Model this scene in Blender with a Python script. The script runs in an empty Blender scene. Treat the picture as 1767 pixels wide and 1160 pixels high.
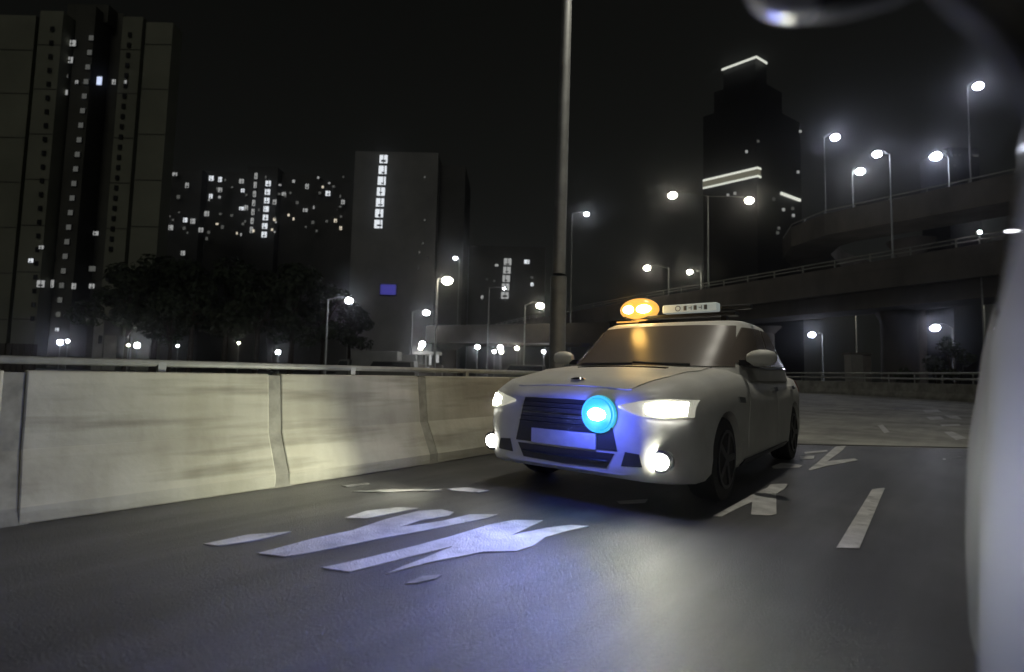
import bpy, bmesh, math, random
from mathutils import Vector, Matrix
from mathutils.bvhtree import BVHTree
random.seed(7)
R = math.radians
scene = bpy.context.scene
COL = scene.collection

# ------------------------------------------------------------------ camera
F_PX, CX, CY = 900.0, 883.5, 580.0
CAM = Vector((0, 0, 0.95))
PITCH, ROLL = 4.1, 1.3
CM = Matrix.Rotation(R(90 + PITCH), 3, 'X') @ Matrix.Rotation(R(ROLL), 3, 'Z')
cam_data = bpy.data.cameras.new('camera')
cam_data.sensor_width = 36.0
cam_data.lens = 36.0 * F_PX / 1767.0
cam_data.clip_start = 0.02
cam_data.clip_end = 3000
cam_data.dof.use_dof = True
cam_data.dof.focus_distance = 5.5
cam_data.dof.aperture_fstop = 1.15
cam = bpy.data.objects.new('camera', cam_data)
cam.matrix_world = Matrix.Translation(CAM) @ CM.to_4x4()
COL.objects.link(cam)
scene.camera = cam

# ------------------------------------------------------------------ world, night sky
world = bpy.data.worlds.new('World')
scene.world = world
world.use_nodes = True
nt = world.node_tree
nt.nodes.clear()
sky = nt.nodes.new('ShaderNodeTexSky')
sky.sky_type = 'NISHITA'
sky.sun_disc = False
sky.sun_elevation = R(25)
sky.sun_rotation = R(200)
hs = nt.nodes.new('ShaderNodeHueSaturation')
hs.inputs['Saturation'].default_value = 0.10
bg = nt.nodes.new('ShaderNodeBackground')
bg.inputs['Strength'].default_value = 0.0014
wo = nt.nodes.new('ShaderNodeOutputWorld')
nt.links.new(sky.outputs[0], hs.inputs['Color'])
tint = nt.nodes.new('ShaderNodeMix'); tint.data_type = 'RGBA'; tint.blend_type = 'MULTIPLY'
tint.inputs[0].default_value = 1.0; tint.inputs[7].default_value = (1.0, 1.02, 0.86, 1)
nt.links.new(hs.outputs[0], tint.inputs[6])
nt.links.new(tint.outputs[2], bg.inputs['Color'])
nt.links.new(bg.outputs[0], wo.inputs['Surface'])

sun_data = bpy.data.lights.new('city_glow_fill', 'SUN')  # added fill for city glow, turned to brighten building fronts and the car's side
sun_data.energy = 0.115
sun_data.angle = R(20)
sun_data.color = (1.0, 0.98, 0.86)
sun = bpy.data.objects.new('city_glow_fill', sun_data)
sun.rotation_euler = (R(58), 0, R(-8))
COL.objects.link(sun)

scene.view_settings.view_transform = 'Standard'
scene.view_settings.look = 'None'
scene.view_settings.exposure = 0.0
scene.view_settings.gamma = 1.0
scene.view_settings.use_curve_mapping = False
scene.cycles.use_denoising = True
scene.cycles.max_bounces = 6
scene.cycles.sample_clamp_indirect = 4.0
scene.cycles.use_light_tree = True

# ------------------------------------------------------------------ helpers
def ray(px, py):
    return CM @ Vector(((px - CX) / F_PX, -(py - CY) / F_PX, -1.0))
def at(px, py, Y):
    d = ray(px, py)
    return CAM + d * (Y / d.y)
def gnd(px, py, z=0.0):
    d = ray(px, py)
    return CAM + d * ((z - CAM.z) / d.z)

MATS = {}
def mat(name, col, rough=0.6, metal=0.0, emit=None, strength=0.0, var=0.0, vscale=4.0, stretch=(1, 1, 1),
        bump=0.0, bscale=60.0, coat=0.0, col2=None, spec=0.5):
    if name in MATS: return MATS[name]
    m = bpy.data.materials.new(name)
    m.use_nodes = True
    t = m.node_tree
    b = t.nodes['Principled BSDF']
    b.inputs['Base Color'].default_value = (*col, 1)
    b.inputs['Roughness'].default_value = rough
    b.inputs['Metallic'].default_value = metal
    b.inputs['Coat Weight'].default_value = coat
    b.inputs['Coat Roughness'].default_value = 0.05
    b.inputs['Specular IOR Level'].default_value = spec
    if emit:
        b.inputs['Emission Color'].default_value = (*emit, 1)
        b.inputs['Emission Strength'].default_value = strength
    tc = t.nodes.new('ShaderNodeTexCoord')
    if var or col2:
        mp = t.nodes.new('ShaderNodeMapping')
        mp.inputs['Scale'].default_value = stretch
        t.links.new(tc.outputs['Object'], mp.inputs['Vector'])
        n = t.nodes.new('ShaderNodeTexNoise')
        n.inputs['Scale'].default_value = vscale
        n.inputs['Detail'].default_value = 6
        n.inputs['Roughness'].default_value = 0.6
        t.links.new(mp.outputs[0], n.inputs['Vector'])
        rp = t.nodes.new('ShaderNodeValToRGB')
        c2 = col2 if col2 else tuple(c * (1 - var) for c in col)
        c1 = col if col2 else tuple(min(1, c * (1 + var * 0.6)) for c in col)
        rp.color_ramp.elements[0].position = 0.32
        rp.color_ramp.elements[1].position = 0.68
        rp.color_ramp.elements[0].color = (*c2, 1)
        rp.color_ramp.elements[1].color = (*c1, 1)
        t.links.new(n.outputs['Fac'], rp.inputs['Fac'])
        t.links.new(rp.outputs['Color'], b.inputs['Base Color'])
    if bump:
        n2 = t.nodes.new('ShaderNodeTexNoise')
        n2.inputs['Scale'].default_value = bscale
        n2.inputs['Detail'].default_value = 4
        t.links.new(tc.outputs['Object'], n2.inputs['Vector'])
        bp = t.nodes.new('ShaderNodeBump')
        bp.inputs['Strength'].default_value = bump
        bp.inputs['Distance'].default_value = 0.02
        t.links.new(n2.outputs['Fac'], bp.inputs['Height'])
        t.links.new(bp.outputs['Normal'], b.inputs['Normal'])
    MATS[name] = m
    return m

def emat(name, col, strength):
    return mat(name, (0.02, 0.02, 0.02), 0.4, emit=col, strength=strength)

class MB:
    def __init__(s): s.v, s.f = [], []
    def quad(s, a, b, c, d):
        n = len(s.v); s.v += [Vector(a), Vector(b), Vector(c), Vector(d)]; s.f.append((n, n+1, n+2, n+3)); return s
    def ngon(s, pts):
        n = len(s.v); s.v += [Vector(p) for p in pts]; s.f.append(tuple(range(n, n + len(pts)))); return s
    def prism(s, pts, lo, hi):
        """pts: xy outline; lo/hi z"""
        n = len(s.v); k = len(pts)
        s.v += [Vector((p[0], p[1], lo)) for p in pts] + [Vector((p[0], p[1], hi)) for p in pts]
        s.f.append(tuple(range(n + k - 1, n - 1, -1))); s.f.append(tuple(range(n + k, n + 2 * k)))
        for i in range(k):
            j = (i + 1) % k
            s.f.append((n + i, n + j, n + k + j, n + k + i))
        return s
    def box(s, c, size, M=None):
        x, y, z = (q / 2 for q in size)
        n = len(s.v); c = Vector(c)
        for dz in (-z, z):
            for dx, dy in ((-x, -y), (x, -y), (x, y), (-x, y)):
                p = Vector((dx, dy, dz))
                s.v.append((M @ p if M else p) + c)
        for f in ((3, 2, 1, 0), (4, 5, 6, 7), (0, 1, 5, 4), (1, 2, 6, 5), (2, 3, 7, 6), (3, 0, 4, 7)):
            s.f.append(tuple(n + i for i in f))
        return s
    def rings(s, rings, cap=True, closed=True):
        n = len(s.v); k = len(rings[0])
        for r in rings: s.v += [Vector(p) for p in r]
        for i in range(len(rings) - 1):
            for j in range(k if closed else k - 1):
                jj = (j + 1) % k
                s.f.append((n + i*k + j, n + i*k + jj, n + (i+1)*k + jj, n + (i+1)*k + j))
        if cap:
            s.f.append(tuple(n + j for j in range(k - 1, -1, -1)))
            s.f.append(tuple(n + (len(rings)-1)*k + j for j in range(k)))
        return s
    def tube(s, pts, rad, n=10):
        pts = [Vector(p) for p in pts]
        if not isinstance(rad, (list, tuple)): rad = [rad] * len(pts)
        rs = []
        for i, p in enumerate(pts):
            d = (pts[min(i+1, len(pts)-1)] - pts[max(i-1, 0)]).normalized()
            u = d.cross(Vector((0, 0, 1)))
            if u.length < 1e-3: u = d.cross(Vector((1, 0, 0)))
            u.normalize(); w = d.cross(u)
            rs.append([p + (u * math.cos(a) + w * math.sin(a)) * rad[i] for a in (2 * math.pi * k / n for k in range(n))])
        return s.rings(rs)
    def ball(s, c, r, seg=12, rg=8):
        c = Vector(c); r = Vector(r) if not isinstance(r, (int, float)) else Vector((r, r, r))
        rs = []
        for i in range(rg + 1):
            th = math.pi * (0.02 + 0.96 * i / rg)
            rs.append([c + Vector((r.x*math.sin(th)*math.cos(p), r.y*math.sin(th)*math.sin(p), -r.z*math.cos(th))) for p in (2*math.pi*k/seg for k in range(seg))])
        return s.rings(rs)
    def build(s, name, m, parent=None, smooth=False, bevel=0.0, inv=None):
        me = bpy.data.meshes.new(name)
        vs = [inv @ p for p in s.v] if inv else s.v
        me.from_pydata([tuple(p) for p in vs], [], s.f)
        bm = bmesh.new(); bm.from_mesh(me)
        bmesh.ops.recalc_face_normals(bm, faces=bm.faces)
        bm.to_mesh(me); bm.free()
        me.materials.append(m)
        if smooth:
            me.polygons.foreach_set('use_smooth', [True] * len(me.polygons))
            try: me.set_sharp_from_angle(angle=R(38))
            except Exception: pass
        o = bpy.data.objects.new(name, me)
        COL.objects.link(o)
        if parent: o.parent = parent
        if bevel:
            bv = o.modifiers.new('bevel', 'BEVEL'); bv.width = bevel; bv.segments = 2; bv.limit_method = 'ANGLE'
        return o

def tag(o, label=None, cat=None, group=None, kind=None):
    if label: o['label'] = label
    if cat: o['category'] = cat
    if group: o['group'] = group
    if kind: o['kind'] = kind
    return o
def thing(name, loc, label, cat, group=None, rz=0.0):
    o = bpy.data.objects.new(name, None)
    o.empty_display_size = 0.2
    o.location = loc; o.rotation_euler = (0, 0, rz)
    COL.objects.link(o)
    return tag(o, label, cat, group)
def inv_of(o):
    return (Matrix.Translation(o.location) @ o.rotation_euler.to_matrix().to_4x4()).inverted()

# ------------------------------------------------------------------ materials
def asphalt(name, dark, light, rough, bump):
    m = bpy.data.materials.new(name); m.use_nodes = True; MATS[name] = m
    t = m.node_tree; b = t.nodes['Principled BSDF']
    tc = t.nodes.new('ShaderNodeTexCoord')
    def noise(sc, det, stretch=None, ro=0.6):
        n = t.nodes.new('ShaderNodeTexNoise'); n.inputs['Scale'].default_value = sc; n.inputs['Detail'].default_value = det
        n.inputs['Roughness'].default_value = ro
        if stretch:
            mp = t.nodes.new('ShaderNodeMapping'); mp.inputs['Rotation'].default_value = (0, 0, R(-49)); 
            mp.inputs['Scale'].default_value = stretch
            # rotate first so that the stretch follows the lane
            mp0 = t.nodes.new('ShaderNodeMapping'); mp0.inputs['Rotation'].default_value = (0, 0, R(-49))
            mp.inputs['Rotation'].default_value = (0, 0, 0)
            t.links.new(tc.outputs['Object'], mp0.inputs['Vector']); t.links.new(mp0.outputs[0], mp.inputs['Vector'])
            t.links.new(mp.outputs[0], n.inputs['Vector'])
        else:
            t.links.new(tc.outputs['Object'], n.inputs['Vector'])
        return n
    big = noise(0.7, 5); streak = noise(1.6, 6, (0.22, 2.2, 1)); grain = noise(95, 3, None, 0.8)
    def ramp(n, a, c, p0=0.35, p1=0.65):
        r = t.nodes.new('ShaderNodeValToRGB'); r.color_ramp.elements[0].position = p0; r.color_ramp.elements[1].position = p1
        r.color_ramp.elements[0].color = (*a, 1); r.color_ramp.elements[1].color = (*c, 1)
        t.links.new(n.outputs['Fac'], r.inputs['Fac']); return r
    r1 = ramp(streak, dark, light)
    r2 = ramp(big, (0.6, 0.6, 0.6), (1.15, 1.15, 1.15), .38, .6)
    r3 = ramp(grain, (0.55, 0.55, 0.55), (1.5, 1.5, 1.5), 0.3, 0.75)
    mx = t.nodes.new('ShaderNodeMix'); mx.data_type = 'RGBA'; mx.blend_type = 'MULTIPLY'; mx.inputs[0].default_value = 1
    mx2 = t.nodes.new('ShaderNodeMix'); mx2.data_type = 'RGBA'; mx2.blend_type = 'MULTIPLY'; mx2.inputs[0].default_value = 1
    t.links.new(r1.outputs[0], mx.inputs[6]); t.links.new(r2.outputs[0], mx.inputs[7])
    t.links.new(mx.outputs[2], mx2.inputs[6]); t.links.new(r3.outputs[0], mx2.inputs[7])
    t.links.new(mx2.outputs[2], b.inputs['Base Color'])
    b.inputs['Roughness'].default_value = rough
    bp = t.nodes.new('ShaderNodeBump'); bp.inputs['Strength'].default_value = bump; bp.inputs['Distance'].default_value = 0.011
    n4 = noise(75, 5, None, 0.75)
    t.links.new(n4.outputs['Fac'], bp.inputs['Height']); t.links.new(bp.outputs[0], b.inputs['Normal'])
    return m
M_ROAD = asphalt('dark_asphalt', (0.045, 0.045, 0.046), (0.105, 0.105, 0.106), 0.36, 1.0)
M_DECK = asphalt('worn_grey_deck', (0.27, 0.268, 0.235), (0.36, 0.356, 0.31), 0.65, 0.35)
M_GROUND = mat('dark_ground', (0.05, 0.055, 0.05), 0.9, var=0.4, vscale=0.05)
M_PAINT = mat('road_paint', (0.66, 0.66, 0.64), 0.55, col2=(0.36, 0.36, 0.35), vscale=5, bump=0.5, bscale=90)
def _chips(m):
    t = m.node_tree; b = t.nodes['Principled BSDF']; tc = t.nodes.new('ShaderNodeTexCoord')
    src = b.inputs['Base Color'].links[0].from_socket
    n = t.nodes.new('ShaderNodeTexNoise'); n.inputs['Scale'].default_value = 7; n.inputs['Detail'].default_value = 8; n.inputs['Roughness'].default_value = .65
    r = t.nodes.new('ShaderNodeValToRGB'); r.color_ramp.elements[0].position = .30; r.color_ramp.elements[1].position = .42
    r.color_ramp.elements[0].color = (.45, .45, .45, 1); r.color_ramp.elements[1].color = (1, 1, 1, 1)
    mx = t.nodes.new('ShaderNodeMix'); mx.data_type = 'RGBA'; mx.blend_type = 'MULTIPLY'; mx.inputs[0].default_value = 1
    t.links.new(tc.outputs['Object'], n.inputs['Vector']); t.links.new(n.outputs['Fac'], r.inputs['Fac'])
    t.links.new(src, mx.inputs[6]); t.links.new(r.outputs[0], mx.inputs[7]); t.links.new(mx.outputs[2], b.inputs['Base Color'])
_chips(M_PAINT)
M_WORN = mat('worn_road_paint', (0.34, 0.34, 0.33), 0.6, col2=(0.08, 0.08, 0.08), vscale=7, bump=0.4, bscale=90)
M_CONC = bpy.data.materials.new('barrier_concrete'); M_CONC.use_nodes = True
def _conc(m):
    t = m.node_tree; b = t.nodes['Principled BSDF']; b.inputs['Roughness'].default_value = 0.8
    tc = t.nodes.new('ShaderNodeTexCoord')
    def nz(sc, stretch, c0, c1, p0, p1, det=6):
        mp = t.nodes.new('ShaderNodeMapping'); mp.inputs['Scale'].default_value = stretch
        n = t.nodes.new('ShaderNodeTexNoise'); n.inputs['Scale'].default_value = sc; n.inputs['Detail'].default_value = det
        r = t.nodes.new('ShaderNodeValToRGB'); r.color_ramp.elements[0].position = p0; r.color_ramp.elements[1].position = p1
        r.color_ramp.elements[0].color = (*c0, 1); r.color_ramp.elements[1].color = (*c1, 1)
        t.links.new(tc.outputs['Object'], mp.inputs['Vector']); t.links.new(mp.outputs[0], n.inputs['Vector']); t.links.new(n.outputs['Fac'], r.inputs['Fac'])
        return r, n
    a, _ = nz(1.0, (0.6, 0.6, 2.6), (0.33, 0.32, 0.26), (0.54, 0.53, 0.43), .33, .68)
    d, _ = nz(1.7, (0.45, 0.45, 5.0), (0.58, 0.57, 0.55), (1, 1, 1), .30, .50, 5)          # rubber scuffs along the wall
    e, _ = nz(3.0, (2.2, 2.2, 0.35), (0.84, 0.83, 0.80), (1, 1, 1), .34, .60, 4)         # rain streaks
    mx = t.nodes.new('ShaderNodeMix'); mx.data_type = 'RGBA'; mx.blend_type = 'MULTIPLY'; mx.inputs[0].default_value = 1
    mx2 = t.nodes.new('ShaderNodeMix'); mx2.data_type = 'RGBA'; mx2.blend_type = 'MULTIPLY'; mx2.inputs[0].default_value = .8
    t.links.new(a.outputs[0], mx.inputs[6]); t.links.new(d.outputs[0], mx.inputs[7])
    t.links.new(mx.outputs[2], mx2.inputs[6]); t.links.new(e.outputs[0], mx2.inputs[7]); t.links.new(mx2.outputs[2], b.inputs['Base Color'])
    n = t.nodes.new('ShaderNodeTexNoise'); n.inputs['Scale'].default_value = 22; t.links.new(tc.outputs['Object'], n.inputs['Vector'])
    bp = t.nodes.new('ShaderNodeBump'); bp.inputs['Strength'].default_value = .1; bp.inputs['Distance'].default_value = .02
    t.links.new(n.outputs['Fac'], bp.inputs['Height']); t.links.new(bp.outputs[0], b.inputs['Normal'])
_conc(M_CONC)
M_CONC2 = mat('far_barrier_concrete', (0.40, 0.39, 0.34), 0.85, col2=(0.17, 0.165, 0.14), vscale=1.6, bump=0.2, bscale=20)
M_JOINT = mat('joint_filler', (0.07, 0.068, 0.06), 0.8, var=0.3)
M_JOINTC = mat('mortar_joint', (0.27, 0.265, 0.22), 0.85, var=0.3, vscale=8)
M_STEEL = mat('galvanised_steel', (0.42, 0.43, 0.40), 0.5, 0.55, var=0.2, vscale=6)
M_POLE = mat('lamp_pole_steel', (0.30, 0.31, 0.30), 0.55, 0.3, var=0.25, vscale=3)
M_FLY = mat('flyover_concrete', (0.17, 0.155, 0.14), 0.9, var=0.35, vscale=0.25, stretch=(1, 1, 0.4))
M_BROWN = mat('dark_brown_concrete', (0.07, 0.062, 0.052), 0.9, var=0.35, vscale=0.5)  # dark brown-grey base for the low viaduct
M_LEAF = mat('leaves', (0.05, 0.07, 0.035), 0.7, var=0.5, vscale=0.8)
M_BARK = mat('bark', (0.07, 0.055, 0.04), 0.9, var=0.4, vscale=5)
M_LAMP = emat('lamp_lens_white', (0.93, 0.96, 1.0), 70)
M_LAMPW = emat('lamp_lens_warm', (1.0, 0.92, 0.72), 55)
M_LAMPB = emat('lamp_lens_blue_white', (0.78, 0.82, 1.0), 70)
M_DARKMET = mat('dark_housing', (0.03, 0.03, 0.032), 0.5, 0.3, var=0.2)

# ------------------------------------------------------------------ ground and curved road
CC = Vector((-31.0, 29.9))
def polar(Rr, ph, z=0.0):
    a = R(ph)
    return Vector((CC.x + Rr * math.cos(a), CC.y + Rr * math.sin(a), z))
R_L, R_R = 38.85, 55.0

g = MB(); N = 900
g.quad((-N, -N, -0.12), (N, -N, -0.12), (N, N, -0.12), (-N, N, -0.12))
tag(g.build('ground', M_GROUND), kind='structure')

JY = 7.85
def road_sheet(name, m, keep_near):
    me = bpy.data.meshes.new(name); bm = bmesh.new()
    phs = [-110 + i * 2.0 for i in range(96)]
    rs = [R_L - 0.35 + i * (R_R + 0.35 - R_L + 0.35) / 12 for i in range(13)]
    gv = [[bm.verts.new(polar(r, p, 0)) for r in rs] for p in phs]
    for i in range(len(phs) - 1):
        for j in range(len(rs) - 1):
            bm.faces.new((gv[i][j], gv[i][j+1], gv[i+1][j+1], gv[i+1][j]))
    geom = bm.verts[:] + bm.edges[:] + bm.faces[:]
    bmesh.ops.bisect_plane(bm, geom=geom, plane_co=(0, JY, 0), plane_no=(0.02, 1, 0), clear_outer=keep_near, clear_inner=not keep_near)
    bmesh.ops.recalc_face_normals(bm, faces=bm.faces)
    for f in bm.faces:
        if f.normal.z < 0: f.normal_flip()
    bm.to_mesh(me); bm.free(); me.materials.append(m)
    o = bpy.data.objects.new(name, me); COL.objects.link(o)
    return tag(o, kind='structure')
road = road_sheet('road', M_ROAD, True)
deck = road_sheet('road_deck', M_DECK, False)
MB().box((4.5, JY - 0.03, 0.003), (18, 0.10, 0.006)).build('expansion_joint', M_JOINT, road)

# painted markings on the road
def mark(name, pts, m=M_PAINT, parent=None):
    w = [gnd(px, py, 0.0) for px, py in pts]
    p2 = [(q.x, q.y) for q in w]
    MB().prism(p2, 0.0015, 0.005).build(name, m, parent or road)
def c7(pts): return [(300 + x / 2.0788, 760 + y / 2.0788) for x, y in pts]
def c5(pts): return [(1250 + x / 2.762, 460 + y / 2.762) for x, y in pts]
mark('painted_stroke', c7([(105,375),(270,340),(420,330),(330,352),(270,365),(160,380)]), M_PAINT)
mark('painted_stroke', c7([(615,280),(690,255),(800,243),(880,245),(830,255),(690,282)]))
mark('painted_character', c7([(300,408),(500,355),(640,325),(760,285),(880,255),(960,250),(1005,260),(985,272),(880,290),(810,313),(870,306),(970,290),(1060,268),(1165,268),(1120,282),(900,325),(700,362),(520,400),(400,420)]))
mark('painted_character', c7([(530,460),(690,425),(850,385),(1000,345),(1130,305),(1220,288),(1325,290),(1280,310),(1215,342),(1330,318),(1420,306),(1490,310),(1420,325),(1330,350),(1290,380),(1230,400),(1110,402),(1050,415),(940,435),(760,482),(820,455),(900,425),(1000,383),(900,407),(760,442),(630,475)]))
mark('painted_stroke', c7([(830,518),(890,490),(960,485),(940,500),(870,515)]), M_WORN)
mark('painted_stroke', c7([(980,176),(1050,171),(1130,182),(1090,189),(1000,181)]))
mark('painted_stroke', c7([(640,186),(760,178),(960,176),(960,182),(760,188)]), M_WORN)
mark('painted_stroke', c7([(600,165),(690,153),(700,157),(620,168)]), M_WORN)
mark('painted_stroke', c7([(1590,220),(1700,213),(1690,225),(1600,229)]))
mark('painted_arrow', [(x + 9, y + 11) for x, y in [(1222,880),(1250,865),(1286,845),(1316,831),(1320,826),(1351,825),(1345,833),(1330,843),(1331,877),(1318,880),(1287,878),(1289,856),(1258,870),(1236,882)]])
mark('painted_arrow', c5([(400,970),(440,940),(490,895),(530,860),(580,855),(560,880),(490,930),(620,916),(637,924),(560,940),(480,954),(410,974)]))
mark('painted_stroke', c5([(225,955),(270,938),(330,942),(372,950),(355,960),(235,964)]))
mark('painted_stroke', c5([(360,906),(430,903),(425,918),(365,920)]))
mark('painted_stroke', c5([(380,886),(490,876),(492,884),(385,894)]))
mark('lane_dash', [(1443,947),(1474,896),(1505,845),(1527,843),(1505,895),(1483,947)])
mark('lane_dash', [(1515,735),(1523,733),(1535,746),(1526,748)], M_PAINT, deck)
mark('lane_dash', [(1629,746),(1643,745),(1669,757),(1650,760)], M_PAINT, deck)
for q in ([(1592,708),(1618,707),(1624,711),(1598,713)], [(1598,720),(1622,719),(1630,724),(1606,725)], [(1630,717),(1652,718),(1660,724),(1640,722)],
          [(1540,704),(1568,703),(1572,706),(1546,708)], [(1622,733),(1655,732),(1658,735),(1626,736)], [(1470,705),(1486,704),(1490,708),(1474,709)]):
    mark('painted_stroke', q, M_WORN if q[0][0] < 1560 else M_PAINT, deck)
mark('painted_stroke', c5([(1040,918),(1052,915),(1056,922),(1042,924)]))
mark('painted_stroke', c5([(1085,909),(1130,907),(1140,913),(1090,915)]), M_WORN)

# ------------------------------------------------------------------ barriers
def barrier(name, Rr, ph0, ph1, seg_deg, gap, sec, m, label, side, rails, rail_r, post_step):
    """sec: list of (offset towards the road, z); side +1 -> the road is at larger radius"""
    t = thing(name, (0, 0, 0), label, 'barrier')
    p = ph0
    while p < ph1 - 0.01:
        a, b = p + gap / 2, min(ph1, p + seg_deg) - gap / 2
        rs = []
        k = 4
        for i in range(k + 1):
            ph = a + (b - a) * i / k
            rs.append([polar(Rr + side * o, ph, z) for o, z in sec])
        MB().rings(rs).build('panel', m, t, bevel=0.012)
        js = [[polar(Rr + side * (o - 0.008 if i0 not in (0, len(sec) - 1) else o), ph, z * 0.985) for i0, (o, z) in enumerate(sec)] for ph in (p - gap, p + gap)]
        MB().rings(js).build('joint', M_JOINTC, t)
        p += seg_deg
    for o, z in rails:
        pts = [polar(Rr + side * o, ph0 + (ph1 - ph0) * i / 70, z) for i in range(71)]
        MB().tube(pts, rail_r, 8).build('rail', M_STEEL, t, smooth=True)
    p = ph0 + post_step * 0.5
    top = max(z for o, z in rails); o = rails[0][0]; zc = max(z for _, z in sec)
    while p < ph1:
        a = polar(Rr + side * o, p, 0)
        MB().box((a.x, a.y, (zc + top) / 2), (0.05, 0.05, top - zc + 0.02), Matrix.Rotation(R(p), 3, 'Z')).build('post', M_STEEL, t)
        p += post_step
    return t
secL = [(0.0, 0.0), (0.0, 0.10), (-0.17, 0.42), (-0.22, 0.80), (-0.235, 0.90), (-0.42, 0.90), (-0.46, 0.0)]
jl = gnd(488, 841)
phj = math.degrees(math.atan2(jl.y - CC.y, jl.x - CC.x))
barrier('concrete_barrier', R_L, phj - 3.2 * 1.478 * 5, phj + 3.2 * 1.478 * 8, 1.6 * 1.478, 0.15, secL, M_CONC,
        'pale concrete safety barrier with a single steel rail, left of the car', 1, [(-0.33, 0.965)], 0.026, 2.364)
secR = [(0.0, 0.0), (0.0, 0.15), (-0.10, 0.40), (-0.13, 0.92), (-0.40, 0.92), (-0.42, 0.0)]
barrier('concrete_barrier', R_R, -52, 40, 4.2, 0.05, secR, M_CONC2,
        'stained concrete parapet with two steel rails along the far outer curve', -1, [(-0.26, 1.18), (-0.26, 1.5)], 0.055, 2.1)

# ------------------------------------------------------------------ street lamps
def lamp(hx, hy, pole_px, base_py, Y, label, rpx=8, lens=M_LAMP, cat='street lamp', group='street lamps', arm2=None, power=0, base_z=None, pr=0.09):
    top = at(hx, hy, Y)
    b = at(pole_px, base_py, Y)
    bz = base_z if base_z is not None else b.z
    base = Vector((at(pole_px, (hy + base_py) / 2, Y).x, Y, bz))
    t = thing('street_lamp', base, label, cat, group)
    H = top.z - bz
    k = max(1.0, Y / 60)
    MB().tube([(0, 0, 0), (0, 0, min(1.2, H * .2)), (0, 0, min(1.25, H * .21)), (0, 0, H + 0.1)], [pr*k*1.3, pr*k*1.3, pr*k, pr*k*0.7], 10).build('pole', M_POLE, t, smooth=True)
    r = rpx * 0.86 * Y / F_PX
    heads = [top] + ([at(arm2[0], arm2[1], Y)] if arm2 else [])
    for h in heads:
        d = h - base; dx = d.x; hz = d.z
        s = 1 if dx > 0 else -1
        if abs(dx) > r * 0.8:
            MB().tube([(0, 0, H + 0.02), (dx * 0.5, 0, hz + r * 0.95), (dx - s * r * 0.2, 0, hz + r * 0.8)], pr * k * 0.5, 6).build('arm', M_POLE, t)
        hous = MB().ball((dx, 0, hz + r * 0.35), (r * 1.15, r * 0.7, r * 0.5), 10, 6).build('lantern', M_DARKMET, t, smooth=True)
        MB().ball((dx, -0.25 * r, hz), (r, r * 0.75, r * 0.72), 12, 8).build('lens', lens, hous, smooth=True)
    if power:
        for h in heads:
            ld = bpy.data.lights.new('lamp_light', 'POINT'); ld.energy = power; ld.color = (1.0, 0.96, 0.86); ld.shadow_soft_size = 0.3
            lo = bpy.data.objects.new('lamp_light', ld); COL.objects.link(lo); lo.parent = t
            lo.location = (h - base) + Vector((0, 0, -r * 1.6))
    return t

# the tall near pole beside the left barrier; its lantern is above the picture
pb = Vector((at(962, 600, 8.0).x, 8.0, 0))
t = thing('street_lamp', pb, 'tall thick grey lamp post rising behind the white car, out of the top', 'street lamp', 'street lamps')
MB().tube([(0, 0, 0), (0, 0, 2.45), (0, 0, 2.5), (0.1, 0, 10.2)], [0.125, 0.125, 0.10, 0.07], 16).build('pole', M_POLE, t, smooth=True)
MB().box((0.02, -0.12, 1.0), (0.13, 0.02, 0.5)).build('door_plate', M_POLE, t)
MB().tube([(0.1, 0, 10.1), (0.3, -0.15, 10.5), (1.7, -1.1, 10.7)], 0.045, 8).build('arm', M_POLE, t, smooth=True)
h = MB().ball((2.0, -1.35, 10.7), (0.42, 0.3, 0.12), 14, 8).build('lantern', M_DARKMET, t, smooth=True)
MB().ball((2.0, -1.35, 10.62), (0.30, 0.2, 0.08), 12, 8).build('lens', M_LAMPW, h, smooth=True)
ld = bpy.data.lights.new('lamp_light', 'SPOT'); ld.energy = 1150; ld.color = (1.0, 0.95, 0.82); ld.shadow_soft_size = 0.2
ld.spot_size = R(150); ld.spot_blend = 0.6
lo = bpy.data.objects.new('lamp_light', ld); COL.objects.link(lo); lo.parent = t; lo.location = (2.0, -1.35, 10.5)

LF = dict(lens=M_LAMP)
lamp(603, 519, 563, 655, 46, 'lamp with arm to the right above barrier, leftmost bright one', 8, base_z=-0.1)
lamp(772, 485, 752, 640, 38, 'brightest warm oval lamp right of the dark central block', 11, M_LAMPW, base_z=-0.1)
lamp(736, 540, 710, 640, 60, 'lamp just below and left of the brightest oval lamp', 7, base_z=-0.1)
lamp(786, 446, 790, 640, 110, 'tiny lamp directly above the brightest oval lamp', 4, base_z=-0.1)
lamp(932, 528, 905, 640, 55, 'lamp immediately left of the tall thick post', 8, M_LAMPW, base_z=-0.1)
lamp(870, 498, 842, 655, 52, 'dim lamp on slender post with bent arm before the lit stairwell', 2.5, base_z=-0.1)
lamp(1012, 370, 985, 640, 75, 'single small high lamp right of the tall thick post', 5, base_z=-0.1)
lamp(1116, 463, 1154, 640, 70, 'left one of two small lamps just above the amber beacon', 7, M_LAMPW, base_z=-0.1)
lamp(1190, 470, 1210, 640, 72, 'right one of two small lamps just above the amber beacon', 6, M_LAMPW, base_z=-0.1)
lamp(1400, 578, 1420, 640, 62, 'lamp under the flyover between car and pale cabinet', 7, M_LAMPB, base_z=-0.1)
lamp(1612, 566, 1645, 645, 60, 'lamp under the flyover beside the roadside shrubs', 9, M_LAMPB, base_z=-0.1)
lamp(1446, 535, 1478, 640, 75, 'small warm lamp hard against the lower flyover underside', 6, M_LAMPW, base_z=-0.1)
lamp(1659, 510, 1700, 640, 55, 'warm lamp at the flyover edge beside the silver vehicle', 7, M_LAMPW, base_z=-0.1)

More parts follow.
